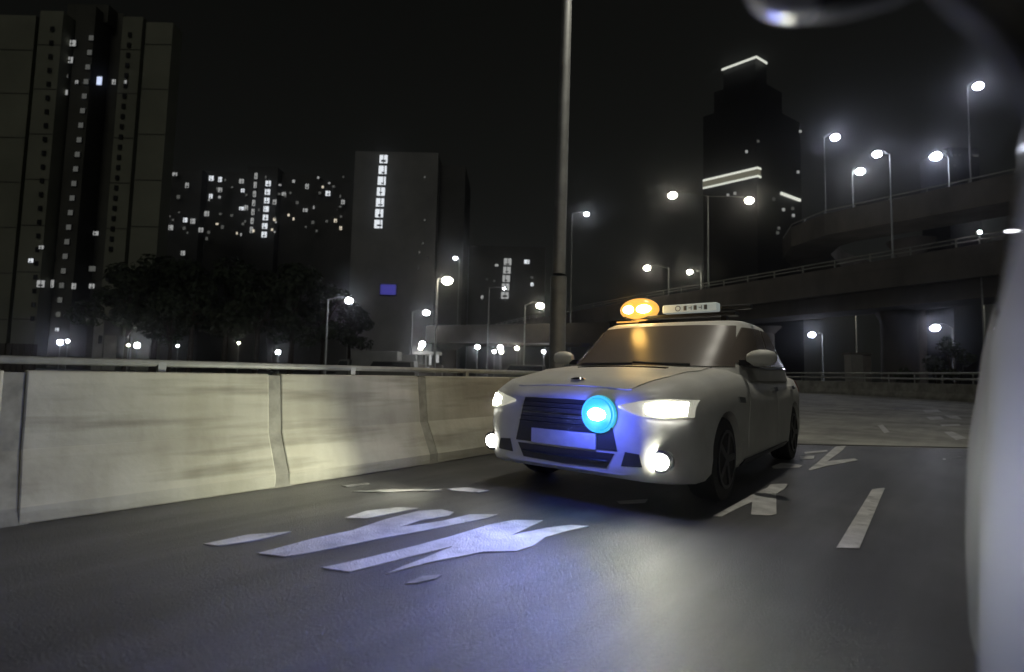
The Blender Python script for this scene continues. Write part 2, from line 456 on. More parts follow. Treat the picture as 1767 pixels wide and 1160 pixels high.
# ------------------------------------------------------------------ flyovers
def sweep(pts, off0, off1, z0, z1):
    """box swept along xy polyline; off = lateral offsets (positive: away from camera side)"""
    rs = []
    for i, p in enumerate(pts):
        d = (pts[min(i+1, len(pts)-1)] - pts[max(i-1, 0)]).normalized()
        n = Vector((-d.y, d.x))
        a, b = p + n * off0, p + n * off1
        rs.append([(a.x, a.y, z0), (b.x, b.y, z0), (b.x, b.y, z1), (a.x, a.y, z1)])
    return MB().rings(rs)
LOW = [Vector(p) for p in ((52, 10), (44, 25), (35.2, 41.0), (27.8, 55.2), (20.8, 67.6), (12.5, 84), (4, 102), (-4, 122))]
t = thing('flyover', (LOW[2].x, LOW[2].y, 0), 'lower concrete flyover with railed parapet crossing behind the car', 'flyover')
iv = inv_of(t)
sweep(LOW, 0.0, -7.5, 9.2, 10.9).build('deck', M_FLY, t, inv=iv)
sweep(LOW, -1.2, -5.8, 7.7, 9.2).build('girder', M_FLY, t, inv=iv)
sweep(LOW, 0.02, -0.28, 10.9, 11.75).build('parapet', M_FLY, t, inv=iv)
sweep(LOW, -7.2, -7.48, 10.9, 11.75).build('parapet', M_FLY, t, inv=iv)
for z in (12.08, 12.42):
    sweep(LOW, -0.08, -0.18, z, z + 0.09).build('rail', M_STEEL, t, inv=iv)
def along(pts, step):
    out = []; carry = 0
    for a, b in zip(pts, pts[1:]):
        L = (b - a).length; s = carry
        while s < L:
            out.append((a + (b - a) * s / L, (b - a).normalized())); s += step
        carry = s - L
    return out
for p, d in along(LOW, 3.2):
    n = Vector((-d.y, d.x)); q = p - n * 0.13
    MB().box((q.x, q.y, 12.13), (0.12, 0.12, 0.78), Matrix.Rotation(math.atan2(d.y, d.x), 3, 'Z')).build('post', M_STEEL, t, inv=iv)
for px, Y in ((1322, 67.0), (1552, 50.0), (1040, 93.0)):
    c = at(px, 600, Y)
    # pier stands under the deck's middle line
    MB().tube([(c.x, c.y, -0.2), (c.x, c.y, 6.8), (c.x, c.y, 7.68)], [1.0 if px != 1552 else 1.5, 1.0 if px != 1552 else 1.5, 1.9], 16).build('pier', M_FLY, t, smooth=True, inv=iv)

UPP = [Vector(p) for p in ((63, 30), (59.5, 45), (56.5, 56.5), (50.5, 64.5), (44.2, 73), (43.2, 80), (46, 88), (56, 100), (70, 110))]
t = thing('flyover', (UPP[2].x, UPP[2].y, 0), 'upper dark flyover curving away high at right', 'flyover')
iv = inv_of(t)
sweep(UPP, 0.0, -7.0, 21.6, 23.6).build('deck', M_FLY, t, inv=iv)
sweep(UPP, 0.02, -0.28, 23.6, 24.7).build('parapet', M_FLY, t, inv=iv)
sweep(UPP, -6.7, -6.98, 23.6, 24.7).build('parapet', M_FLY, t, inv=iv)
sweep(UPP, -0.08, -0.2, 25.1, 25.25).build('rail', M_STEEL, t, inv=iv)
for p, d in along(UPP, 4.0):
    n = Vector((-d.y, d.x)); q = p - n * 0.14
    MB().box((q.x, q.y, 24.93), (0.12, 0.12, 0.5), Matrix.Rotation(math.atan2(d.y, d.x), 3, 'Z')).build('post', M_STEEL, t, inv=iv)
MB().tube([(58, 75, -0.2), (58, 75, 19), (58, 75, 21.58)], [1.5, 1.5, 3.0], 16).build('pier', M_FLY, t, smooth=True, inv=iv)

lamp(1160, 338, 1222, 495, 63, 'tall double-headed lamp post standing on the lower flyover', 9, M_LAMPW, arm2=(1292, 347), base_z=11.3)
lamp(1440, 238, 1423, 345, 73.5, 'lamp at the left end of the upper flyover, arm to the right', 9, M_LAMPB, base_z=24.2)
lamp(1512, 267, 1538, 436, 46.5, 'tall lamp on lower flyover whose post crosses the upper flyover', 9, M_LAMPB, base_z=11.3)
lamp(1483, 297, 1471, 333, 78, 'short lamp low over the upper flyover, right of its end', 9, M_LAMP, base_z=23.6)
lamp(1613, 271, 1637, 305, 68, 'short lamp standing midway along the upper flyover', 11, M_LAMPB, base_z=23.6)
lamp(1686, 150, 1672, 290, 60.5, 'highest lamp of all, upper right over the flyover', 10, M_LAMPB, base_z=24.2)

# low viaduct at left of the tall post
LV = [at(735, 577, 62).xy, at(800, 570, 60).xy, at(950, 556, 56).xy, at(1050, 550, 53).xy]
LV = [Vector((p.x, p.y)) for p in LV]
t = thing('viaduct', (LV[0].x, LV[0].y, 0), 'low grey viaduct end on a single pier behind the barrier', 'viaduct')
iv = inv_of(t)
sweep(LV, 0, 7, 4.3, 5.6).build('deck', M_BROWN, t, inv=iv)
sweep(LV, 0, 0.3, 5.6, 6.4).build('parapet', M_BROWN, t, inv=iv)
c = at(775, 610, 63)
MB().tube([(c.x, c.y, -0.2), (c.x, c.y, 3.6), (c.x, c.y, 4.28)], [0.9, 0.9, 1.9], 14).build('pier', M_FLY, t, smooth=True, inv=iv)

# ------------------------------------------------------------------ buildings
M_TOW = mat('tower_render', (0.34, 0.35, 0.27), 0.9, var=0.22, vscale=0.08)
M_TOWD = mat('tower_dark_render', (0.13, 0.13, 0.11), 0.9, var=0.3, vscale=0.1)  # recess shade put into a darker colour; floor bands and roof house share it
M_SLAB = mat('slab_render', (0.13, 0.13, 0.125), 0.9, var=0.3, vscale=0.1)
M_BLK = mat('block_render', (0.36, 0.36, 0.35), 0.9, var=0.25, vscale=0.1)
M_GLT = mat('dark_curtain_glass', (0.012, 0.012, 0.018), 0.5, var=0.2)
M_WIND = mat('unlit_window', (0.02, 0.022, 0.025), 0.25)
M_FRAME = mat('window_frame', (0.05, 0.05, 0.05), 0.6, var=0.2)
WL = {'hi': emat('window_light_bright', (0.9, 0.95, 1.0), 0.95), 'mid': emat('window_light_medium', (0.95, 0.97, 0.95), 0.36),
      'lo': emat('window_light_dim', (0.9, 0.92, 0.85), 0.085), 'blue': emat('window_light_blue', (0.65, 0.75, 1.0), 1.1),
      'warm': emat('window_light_warm', (1.0, 0.9, 0.7), 0.8)}
def window(parent, iv, px, py, Y, wpx, hpx, key, frame=True):
    c = at(px, py, Y)
    s = Y / F_PX
    w, hh = wpx * s, hpx * s
    f = MB().box((c.x, c.y, c.z), (w * 1.12 + 0.1, 0.16, hh * 1.12 + 0.1)).build('window', M_FRAME, parent, inv=iv)
    pm = M_WIND if key is None else WL[key]
    MB().box((c.x, c.y - 0.1, c.z), (w, 0.06, hh)).build('pane', pm, f, inv=iv)
    if key in ('hi', 'mid', 'warm') and hpx > 5:
        u = random.uniform(-0.25, 0.25)
        MB().box((c.x + u * w, c.y - 0.15, c.z), (w * 0.09, 0.04, hh)).build('mullion', M_FRAME, f, inv=iv)
        MB().box((c.x + (u * w * 0.5), c.y - 0.15, c.z - hh * random.uniform(0.1, 0.35)), (w * random.uniform(0.3, 0.6), 0.04, hh * random.uniform(.12, .3))).build('blind', M_FRAME, f, inv=iv)

def bbox_px(x0, x1, ytop, ymid, Y, depth, bm, dy=0.0):
    """vertical box whose front spans px x0..x1 (read at row ymid) at distance Y"""
    a, b = at(x0, ymid, Y), at(x1, ymid, Y)
    top = at((x0 + x1) / 2, ytop, Y).z
    bm.box(((a.x + b.x) / 2, Y + depth / 2, (top - 0.1) / 2 - 0.05), (b.x - a.x, depth, top + 0.1))
    return a.x, b.x, top

# left tower
Y = 105.0
t = thing('apartment_tower', (at(160, 300, Y).x, Y, 0), 'tall pale ribbed apartment tower rising at far left', 'apartment tower'); iv = inv_of(t)
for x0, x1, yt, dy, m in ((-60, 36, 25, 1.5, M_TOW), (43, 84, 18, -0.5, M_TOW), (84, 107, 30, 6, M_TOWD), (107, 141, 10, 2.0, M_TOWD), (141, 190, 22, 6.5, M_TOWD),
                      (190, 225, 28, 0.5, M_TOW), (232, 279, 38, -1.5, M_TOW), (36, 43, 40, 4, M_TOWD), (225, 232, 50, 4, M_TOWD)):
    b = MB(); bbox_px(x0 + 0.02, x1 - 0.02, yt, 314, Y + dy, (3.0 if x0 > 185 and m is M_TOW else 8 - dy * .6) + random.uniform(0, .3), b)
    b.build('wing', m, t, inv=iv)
# floor bands on the wings
for x0, x1, dy in ((-60, 36, 1.5), (43, 84, -0.5), (190, 225, 0.5), (232, 279, -1.5)):
    a, c = at(x0, 314, Y + dy), at(x1, 314, Y + dy)
    for k in range(1, 8):
        z = k * 9.6
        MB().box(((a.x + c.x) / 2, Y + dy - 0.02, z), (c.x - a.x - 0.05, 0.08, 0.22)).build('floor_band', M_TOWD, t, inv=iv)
MB().box((at(124, 10, Y).x, Y + 8, at(124, 0, Y).z), (9, 8, 4)).build('roof_house', M_TOWD, t, inv=iv)
for k in range(20):
    f = k / 19; window(t, iv, 158 - 57 * f, 66 + 477 * f, Y + 1.8, 8, 9, 'lo')
for k in range(22):   # unlit windows on the right wing and left wing
    f = k / 21; window(t, iv, 212 - 33 * f + 12, 60 + 370 * f, Y + 0.3, 5, 7, None)
    window(t, iv, 86 - 34 * f + 4, 50 + 500 * f, Y - 0.7, 5, 7, None)
    window(t, iv, 128 - 55 * f + 44, 60 + 480 * f, Y + 1.8 if False else Y + 1.8, 4, 6, None) if k < 0 else None
for px, py, w, h, k in ((125, 75, 13, 11, 'mid'), (120, 104, 13, 11, 'mid'), (172, 140, 9, 15, 'blue'), (197, 142, 6, 9, 'mid'), (217, 142, 4, 6, 'mid'), (111, 160, 13, 9, 'mid'),
                        (133, 142, 5, 6, 'mid'), (114, 132, 8, 6, 'lo'), (166, 403, 9, 7, 'mid'), (72, 427, 8, 6, 'mid'), (54, 450, 8, 7, 'hi'), (160, 464, 11, 9, 'lo'),
                        (71, 490, 13, 12, 'mid'), (91, 490, 5, 13, 'mid'), (128, 494, 7, 10, 'mid'), (159, 494, 9, 8, 'mid'), (152, 552, 6, 5, 'lo'), (99, 569, 6, 6, 'hi')):
    window(t, iv, px, py, Y - 0.7 if px < 84 else Y + (0.2 if px > 188 else 1.7), w, h, k)

# long slab estate block
Y = 165.0
t = thing('apartment_block', (at(440, 400, Y).x, Y, 0), 'wide dark housing block with two lit stairwell strips', 'apartment block'); iv = inv_of(t)
for x0, x1, yt, dy in ((255, 345, 292, 0), (345.1, 424, 296, 3), (424.1, 476, 288, -1), (476.1, 545, 300, 2), (545.1, 612, 312, 0)):
    b = MB(); bbox_px(x0, x1, yt, 360, Y + dy, 16, b); b.build('wing', M_SLAB, t, inv=iv)
for px, py, k in ((302,301,'mid'),(323,320,'mid'),(365,308,'hi'),(380,310,'hi'),(364,339,'hi'),(380,328,'mid'),(417,313,'mid'),(419,329,'hi'),(417,360,'hi'),(425,359,'mid'),(357,369,'mid'),(320,380,'hi'),
                  (333,382,'mid'),(295,393,'mid'),(279,390,'mid'),(347,397,'mid'),(263,420,'mid'),(316,437,'mid'),(490,335,'mid'),(530,322,'mid'),(552,333,'lo'),(566,334,'hi'),
                  (592,349,'mid'),(513,350,'lo'),(527,363,'mid'),(579,381,'warm'),(588,394,'warm'),(357,412,'lo'),(318,394,'lo'),(474,349,'mid'),(482,335,'lo'),(564,382,'lo'),(540,384,'lo'),
                  (400,372,'lo'),(384,392,'lo'),(308,340,'lo'),(290,322,'lo')):
    big = 1.0 if k in ('hi', 'mid') else 0.7
    window(t, iv, px, py, Y - 1.4, random.choice((6, 8, 7)) * big, random.choice((6, 8, 9)) * big, k)
rw = random.Random(5)
for k in range(46):
    window(t, iv, 262 + 340 * rw.random(), 305 + 100 * rw.random(), Y - 1.4, rw.choice((2.5, 3.5, 4.5)), rw.choice((3, 4, 5)), rw.choice(('lo', 'lo', 'lo', 'mid', 'warm')))
for k in range(7):
    f = k / 6
    window(t, iv, 442 - 8 * f, 304 + 93 * f, Y - 1.4, 5, 11, 'mid')
    window(t, iv, 463 - 7 * f, 317 + 88 * f, Y - 1.4, 9, 10, 'hi')

# centre block
Y = 135.0
t = thing('office_block', (at(690, 400, Y).x, Y, 0), 'dark square block with one column of large lit windows', 'office block'); iv = inv_of(t)
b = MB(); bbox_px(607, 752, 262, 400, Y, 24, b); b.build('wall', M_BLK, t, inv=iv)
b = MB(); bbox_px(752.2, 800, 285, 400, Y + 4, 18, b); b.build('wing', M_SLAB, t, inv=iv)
for k in range(7):
    f = k / 6
    window(t, iv, 662 - 9 * f, 275 + 112 * f, Y - 0.1, 14, 15, 'hi')
for px, py in ((752, 283), (733, 306), (756, 307), (733, 380), (730, 420), (724, 436), (722, 462), (738, 445)):
    window(t, iv, px, py, Y - 0.1 if px < 748 else Y + 3.9, 3, 4, 'lo')
c = at(670, 500, Y - 0.3)
sg = MB().box(c, (4.4, 0.3, 3.0)).build('sign_panel', M_FRAME, t, inv=iv)
MB().box(c - Vector((0, 0.18, 0)), (4.0, 0.06, 2.6)).build('sign_face', emat('blue_sign_light', (0.13, 0.12, 0.75), 0.35), sg, inv=iv)

# small block with lit stairwell
Y = 150.0
t = thing('apartment_block', (at(880, 480, Y).x, Y, 0), 'small far block whose stairwell glows in five stacked windows', 'apartment block'); iv = inv_of(t)
b = MB(); bbox_px(808, 940, 425, 500, Y, 16, b); b.build('wall', M_SLAB, t, inv=iv)
for k in range(5):
    window(t, iv, 876 - 1.2 * k, 452 + 14.5 * k, Y - 0.1, 13, 12, 'mid')
for px, py, w, h, k in ((909, 452, 9, 7, 'hi'), (918, 491, 5, 6, 'hi'), (918, 479, 5, 4, 'lo'), (832, 513, 4, 6, 'mid'), (857, 458, 6, 4, 'mid'), (840, 482, 4, 3, 'lo'), (853, 485, 4, 3, 'lo')):
    window(t, iv, px, py, Y - 0.1, w, h, k)

# dark glass tower on the right
t = thing('glass_tower', (85.4, 180, 0), 'near black glass tower with lit roof edge and bright band', 'tower'); iv = inv_of(t)
A = Vector((71.2, 193)); B = Vector((85.4, 180)); Cc = Vector((110, 196)); D = Vector((96, 210))
ztop = at(1305, 101, 180).z
def fp(s0, s1, u0, u1):
    e1, e2 = A - B, Cc - B
    return [tuple(B + e1 * s0 + e2 * u0), tuple(B + e1 * s1 + e2 * u0), tuple(B + e1 * s1 + e2 * u1), tuple(B + e1 * s0 + e2 * u1)]
zs = at(1225, 195, 190).z
MB().prism(fp(0, 1, 0, 1), -0.1, zs).build('lower_shaft', M_GLT, t, inv=iv)
MB().prism(fp(0.02, 0.62, 0.02, 0.26), zs, ztop).build('upper_shaft', M_GLT, t, inv=iv)
MB().prism(fp(0.02, 0.8, 0.02, 0.6), zs, zs + (ztop - zs) * 0.55).build('setback', M_GLT, t, inv=iv)
M_STRIP = emat('facade_light_strip', (0.95, 0.97, 0.85), 0.85)
M_STRIPLO = emat('facade_light_band', (0.9, 0.85, 0.6), 0.13)
def strip(s0, s1, u0, u1, z0, z1, m, name):
    e1, e2 = A - B, Cc - B
    b = MB()
    P = [B + e1 * s1 + e2 * (-0.012), B + e1 * s0 + e2 * (-0.012) if u1 == u0 else B + e1 * (-0.02) + e2 * (-0.012), ]
    if u1 > u0: P.append(B + e1 * (-0.02) + e2 * u1)
    rs = []
    for i, p in enumerate(P):
        q = p + Vector((-0.05, -0.45))
        rs.append([(p.x, p.y, z0), (p.x, p.y, z1), (q.x, q.y, z1), (q.x, q.y, z0)])
    b.rings(rs).build(name, m, t, inv=iv)
strip(0, 0.62, 0, 0.22, ztop - 0.2, ztop + 0.5, M_STRIP, 'light_strip')
zb = at(1310, 291, 180).z; zl = at(1310, 305, 180).z
strip(0, 1.0, 0, 0.06, zb - 0.35, zb + 0.35, M_STRIP, 'light_strip')
strip(0, 1.0, 0, 0.06, zl - 0.3, zl + 0.3, M_STRIP, 'light_strip')
strip(0, 1.0, 0, 0.05, zl + 0.5, zb - 0.5, M_STRIPLO, 'light_band')
zr = at(1370, 338, 190).z
e2 = Cc - B
p0, p1 = B + e2 * 0.5, B + e2 * 0.95
MB().rings([[(p.x, p.y - 0.1, zr - .45), (p.x, p.y - 0.1, zr + .45), (p.x + .3, p.y - 0.6, zr + .45), (p.x + .3, p.y - 0.6, zr - .45)] for p in (p0, p1)]).build('light_strip', M_STRIP, t, inv=iv)
for px, py, Yw, k in ((1381, 227, 192, 'mid'), (1308, 244, 179, 'lo'), (1288, 262, 181, 'mid'), (1377, 297, 192, 'mid'), (1256, 337, 186, 'mid'), (1268, 334, 184, 'mid'), (1352, 362, 186, 'mid'), (1368, 360, 189, 'lo'),
                      (1369, 372, 189, 'mid'), (1342, 402, 185, 'lo'), (1344, 394, 185, 'lo'), (1335, 344, 184, 'lo')):
    window(t, iv, px, py, Yw - 1.2, 4.5, 5, k)
# distant lights beyond the upper flyover
t = thing('apartment_block', (at(1660, 280, 260).x, 260, 0), 'far dark block glimpsed over the upper flyover with few lit windows', 'apartment block'); iv = inv_of(t)
b = MB(); bbox_px(1636, 1690, 255, 290, 260, 18, b); b.build('wall', M_GLT, t, inv=iv)
for px, py, w, k in ((1648, 268, 5, 'lo'), (1647, 286, 5, 'lo'), (1683, 269, 9, 'lo'), (1656, 268, 4, 'lo')):
    window(t, iv, px, py, 259.8, w, 4, k)

# ------------------------------------------------------------------ low things behind the barrier
M_WHITE = mat('white_render', (0.55, 0.55, 0.52), 0.8, var=0.2, vscale=0.6)
Y = 90.0
t = thing('pump_house', (at(180, 580, Y).x, Y, 0), 'small stepped white building at the foot of the tower', 'building'); iv = inv_of(t)
b = MB(); bbox_px(161, 178, 548, 580, Y, 4, b); b.build('wall', M_WHITE, t, inv=iv)
b = MB(); bbox_px(178.1, 202, 578, 590, Y + .3, 3.6, b); b.build('annex', M_WHITE, t, inv=iv)
c = at(173, 586, Y - 0.05); MB().box(c, (0.6, 0.1, 1.4)).build('window', M_WIND, t, inv=iv)
Y = 50.0
t = thing('boundary_wall', (at(20, 610, Y).x, Y, 0), 'low grey ribbed wall at far left beyond the rail', 'wall'); iv = inv_of(t)
b = MB(); x0, x1, zt = bbox_px(-40, 57, 592, 610, Y, 0.4, b); b.build('panel', M_FLY, t, inv=iv)
for k in range(9):
    x = x0 + (x1 - x0) * (k + .5) / 9
    MB().box((x, Y - 0.06, zt / 2), (0.12, 0.12, zt - .05)).build('rib', M_FLY, t, inv=iv)

def flood(px, py, Y, label, rpx, lens, hgt=None):
    c = at(px, py, Y)
    t = thing('flood_light', (c.x, Y, -0.1), label, 'flood light', 'small lights behind the barrier')
    r = rpx * Y / F_PX
    H = c.z + 0.1
    MB().tube([(0, 0, 0), (0, 0, H)], 0.06, 6).build('post', M_POLE, t)
    hd = MB().box((0, 0.12, H), (r * 2.2, 0.2, r * 1.9)).build('housing', M_DARKMET, t)
    MB().ball((0, -0.05, H), (r, 0.12, r * .9), 10, 6).build('lens', lens, hd, smooth=True)
flood(104, 591, 80, 'bluish glowing light at the foot of the tall left tower', 5, M_LAMPB)
flood(117, 589, 82, 'small white light right of the bluish tower-foot light', 3, M_LAMP)
flood(237, 596, 70, 'bright white light right of the small white building', 5, M_LAMP)
flood(222, 596, 71, 'faint dot between small white building and its bright light', 2, M_LAMPW)
flood(307, 597, 75, 'lone pinpoint light in the dark under the trees', 2, M_LAMP)
flood(412, 592, 75, 'second lone pinpoint under the trees, farther right', 2, M_LAMPW)
flood(480, 608, 60, 'flat white light near the parked vehicles, left of them', 4, M_LAMP)
flood(729, 594, 58, 'upper one of two lights above the kiosk', 5, M_LAMP)
flood(726, 601, 57, 'lower one of two lights above the kiosk', 3.5, M_LAMPW)
flood(824, 599, 58, 'white light under the viaduct, left of slender post', 4, M_LAMP)
flood(863, 600, 58, 'white light under the viaduct, right of slender post', 4.5, M_LAMP)
flood(865, 607, 57, 'twin light just beneath the one right of slender post', 3.5, M_LAMPW)
flood(853, 607, 57.5, 'dimmer light touching the right edge of the slender post', 3, M_LAMP)
flood(898, 590, 60, 'large white light left of the tall thick post near the mirror', 5, M_LAMP)
flood(892, 601, 59, 'warm light under the large one left of the tall post', 3.5, M_LAMPW)
flood(938, 607, 59, 'small white light closest to the car mirror', 3, M_LAMP)
flood(1690, 401, 40, 'single small light on the lower flyover rail at right', 3, M_LAMP)

# kiosk and parked vehicles
Y = 52.0
t = thing('kiosk', (at(742, 625, Y).x, Y, -0.1), 'brightly lit kiosk with white posts beside the viaduct pier', 'kiosk'); iv = inv_of(t)
def pxbox(x0, x1, y0, y1, Y, d, m, name, par, iv):
    a, b = at(x0, y1, Y), at(x1, y0, Y)
    return MB().box(((a.x + b.x) / 2, Y + d / 2, (a.z + b.z) / 2), (abs(b.x - a.x), d, abs(b.z - a.z))).build(name, m, par, inv=iv)
pxbox(713, 757, 607, 611, Y, 2.5, M_WHITE, 'canopy', t, iv)
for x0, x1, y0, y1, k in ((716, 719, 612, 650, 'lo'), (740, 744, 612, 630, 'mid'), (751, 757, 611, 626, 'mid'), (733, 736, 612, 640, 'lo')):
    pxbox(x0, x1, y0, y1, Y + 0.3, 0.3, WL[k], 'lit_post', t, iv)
pxbox(720, 762, 630, 655, Y + 1.2, 1.5, M_FLY, 'counter', t, iv)
pxbox(737, 741, 634, 642, Y + 1.1, 0.08, WL['mid'], 'lit_panel', t, iv)
ld = bpy.data.lights.new('kiosk_light', 'POINT'); ld.energy = 90; ld.shadow_soft_size = 0.3
lo = bpy.data.objects.new('kiosk_light', ld); COL.objects.link(lo); lo.parent = t; lo.location = (-1.2, -1.8, 3.0)
M_VAN = mat('van_paint', (0.16, 0.16, 0.15), 0.4, var=0.15, vscale=1)
M_RUB = mat('rubber', (0.02, 0.02, 0.02), 0.8, var=0.2)
def parked(px, Y, L, H, label, kind):
    c = at(px, 645, Y)
    t = thing(kind, (c.x, Y, -0.12), label, 'truck' if kind == 'parked_truck' else 'van', 'vehicles parked behind the barrier')
    if kind == 'parked_truck':
        MB().box((0.6, 0, H * .58 + .2), (L * .74, 2.2, H * .72)).build('cargo_box', M_VAN, t, bevel=.05)
        xc = -L / 2 + .55
        MB().rings([[(xc - .75, y, .5), (xc - .72, y, 1.3), (xc - .4, y, 2.1), (xc + .65, y, 2.15), (xc + .7, y, .5)] for y in (-1.0, 1.0)]).build('cab', M_VAN, t, bevel=.05)
        MB().rings([[(xc - .62, y, 1.35), (xc - .36, y, 1.98), (xc + .45, y, 1.98), (xc + .45, y, 1.35)] for y in (-1.03, 1.03)]).build('window', M_WIND, t)
    else:
        MB().rings([[(-L/2, y, .4), (-L/2, y, .95), (-L/2 + .5, y, 1.1), (-L/2 + 1.1, y, H), (L/2 - .1, y, H), (L/2, y, .9), (L/2, y, .4)] for y in (-.95, .95)]).build('body', M_VAN, t, bevel=.08)
        MB().rings([[(-L/2 + .75, y, 1.15), (-L/2 + 1.15, y, H - .12), (L/2 - .4, y, H - .12), (L/2 - .35, y, 1.15)] for y in (-.97, .97)]).build('window', M_WIND, t)
    for x in (-L * .32, L * .32):
        for y in (-.9, .9):
            MB().rings([[(x + .34 * math.cos(a), y + dy, .36 + .34 * math.sin(a)) for a in (2 * math.pi * k / 14 for k in range(14))] for dy in (-.1, .1)]).build('wheel', M_RUB, t)
parked(640, 56, 6.5, 3.1, 'larger boxy truck parked left of the kiosk', 'parked_truck')
parked(690, 60, 6.0, 2.9, 'second boxy truck partly hidden nearer the kiosk', 'parked_truck')
parked(672, 44, 4.6, 1.9, 'low pale van parked in front of the boxy trucks', 'parked_van')
parked(900, 50, 4.6, 1.9, 'dark van under the viaduct left of the tall post', 'parked_van')

# cabinet by right barrier
Y = 48.0
t = thing('utility_cabinet', (at(1486, 640, Y).x, Y, -0.12), 'pale two-tone utility cabinet behind the right parapet', 'cabinet'); iv = inv_of(t)
pxbox(1470, 1489, 612, 664, Y, 1.0, mat('cabinet_grey', (0.34, 0.33, 0.30), 0.6, var=.15), 'door', t, iv)
pxbox(1489.2, 1503, 613, 664, Y + .05, 1.0, mat('cabinet_brown', (0.22, 0.20, 0.18), 0.6, var=.15), 'door', t, iv)
pxbox(1468, 1505, 609, 611.8, Y - .1, 1.2, M_FLY, 'roof', t, iv)

# ------------------------------------------------------------------ trees
def leaf_cloud(clumps, n, size, seed):
    rnd = random.Random(seed); b = MB()
    for c, r in clumps:
        for _ in range(n):
            while True:
                v = Vector((rnd.uniform(-1, 1), rnd.uniform(-1, 1), rnd.uniform(-1, 1)))
                if 0.25 < v.length < 1: break
            v = v.normalized() * (0.45 + 0.6 * rnd.random() ** 0.6)
            p = Vector(c) + Vector((v.x * r, v.y * r, v.z * r * 0.8))
            nrm = (v + Vector((rnd.uniform(-.7, .7), rnd.uniform(-.7, .7), rnd.uniform(-.3, .9)))).normalized()
            u = nrm.orthogonal().normalized(); u.rotate(Matrix.Rotation(rnd.uniform(0, 6.28), 3, nrm)); w = nrm.cross(u)
            s = size * rnd.uniform(.6, 1.4)
            b.quad(p - u * s, p - w * s * .45 + nrm * s * .12, p + u * s, p + w * s * .45 + nrm * s * .12)
    return b
def tree(px, Y, H, rad, label, seed, group='dark trees behind the barrier', lean=0):
    rnd = random.Random(seed)
    c = at(px, 640, Y)
    t = thing('tree', (c.x, Y, -0.12), label, 'tree', group)
    tr = MB().tube([(0, 0, 0), (0.1, 0, H * .25), (lean * .5, 0.1, H * .5), (lean, 0, H * .8)], [H * .028, H * .022, H * .016, H * .006], 8)
    cl = []
    for k in range(13):
        a = rnd.uniform(0, 6.28); rr = rad * rnd.uniform(.15, .85); z = H * rnd.uniform(.38, .92)
        rr *= 1.1 - max(0, (z / H - .55)) * 1.6
        p = (lean * z / H + rr * math.cos(a), rr * math.sin(a), z)
        cl.append((p, rad * rnd.uniform(.26, .46)))
        tr.tube([(lean * .4, 0, H * rnd.uniform(.3, .5)), p], [H * .01, H * .003], 5)
    tr.build('trunk', M_BARK, t, smooth=True)
    leaf_cloud(cl, 170, H * .028, seed).build('crown', M_LEAF, t)
for i, (px, Y, H, r, lb) in enumerate(((215, 72, 15.5, 5.0, 'dark leafy tree overlapping the tower base'), (262, 78, 17.5, 5.5, 'tallest dark tree right of the tower'),
        (325, 74, 16.5, 5.5, 'dark round tree left of centre of the tree row'), (385, 80, 18.0, 6, 'dark tree below the left end of the lit stairwell strips'),
        (440, 75, 16.0, 5.5, 'dark tree directly below the two lit stairwell strips'), (500, 78, 16.5, 5.5, 'dark tree right of the stairwell strips'),
        (555, 82, 15.5, 5.0, 'rightmost dark tree, next to the leftmost bright lamp'), (290, 58, 9.0, 3.5, 'lower dark tree in front of the left end of the tree row'),
        (600, 90, 12.5, 4.5, 'low dark tree at the foot of the central block'))):
    tree(px, Y, H, r, lb, 100 + i)
for i, (px, Y, H, lb) in enumerate(((1618, 42, 3.6, 'leafy shrub left of the pole by the right parapet'), (1650, 41, 5.2, 'taller leafy shrub against the right lamp pole'),
                                    (1560, 46, 2.6, 'low dark shrub right of the pale cabinet'))):
    c = at(px, 650, Y)
    t = thing('shrub', (c.x, Y, -0.12), lb, 'shrub', 'shrubs behind the right parapet')
    rnd = random.Random(i)
    cl = [((rnd.uniform(-.8, .8), rnd.uniform(-.5, .5), H * rnd.uniform(.35, .85)), rnd.uniform(.4, .7)) for _ in range(7)]
    st = MB()
    for p, r in cl: st.tube([(0, 0, 0), (p[0] * .5, p[1] * .5, p[2] * .6), p], [.05, .03, .01], 5)
    st.build('stem', M_BARK, t); leaf_cloud(cl, 90, .16, 300 + i).build('foliage', M_LEAF, t)

# ------------------------------------------------------------------ the white car
M_CAR = mat('white_car_paint', (0.62, 0.62, 0.58), 0.5, coat=0.0, var=0.14, vscale=2.5)
M_GLASS = mat('veiled_car_glass', (0.13, 0.11, 0.095), 0.26, spec=0.6)  # glare and reflections put into a brownish base colour
M_BLACK = mat('black_plastic', (0.018, 0.018, 0.02), 0.45, var=0.3, vscale=10)
M_CHROME = mat('chrome', (0.75, 0.75, 0.76), 0.12, 1.0)
M_TYRE = mat('tyre_rubber', (0.022, 0.022, 0.022), 0.75, var=0.2)
M_RIM = mat('alloy_rim', (0.06, 0.06, 0.062), 0.45, 0.6)
M_HEAD = emat('headlight_glow', (1.0, 0.98, 0.90), 55)
M_FOG = emat('fog_lamp_glow', (1.0, 1.0, 0.82), 170)
M_REFL = mat('headlight_reflector', (0.55, 0.55, 0.45), 0.15, 0.8, emit=(1, 0.98, 0.8), strength=0.35)
M_AMBC = emat('amber_core', (1.0, 0.72, 0.26), 34)
M_AMBL = mat('amber_glow', (0.5, 0.18, 0.01), 0.25, emit=(1.0, 0.50, 0.10), strength=1.0)
M_BLUC = emat('blue_core', (0.25, 0.75, 1.0), 130)
M_BLUL = mat('blue_halo', (0.02, 0.08, 0.4), 0.2, emit=(0.03, 0.45, 0.90), strength=1.0)
M_BLUR = mat('blue_halo_rim', (0.03, 0.2, 0.3), 0.3, emit=(0.06, 0.62, 0.78), strength=0.75)  # ring emission stands for the strobe's halo
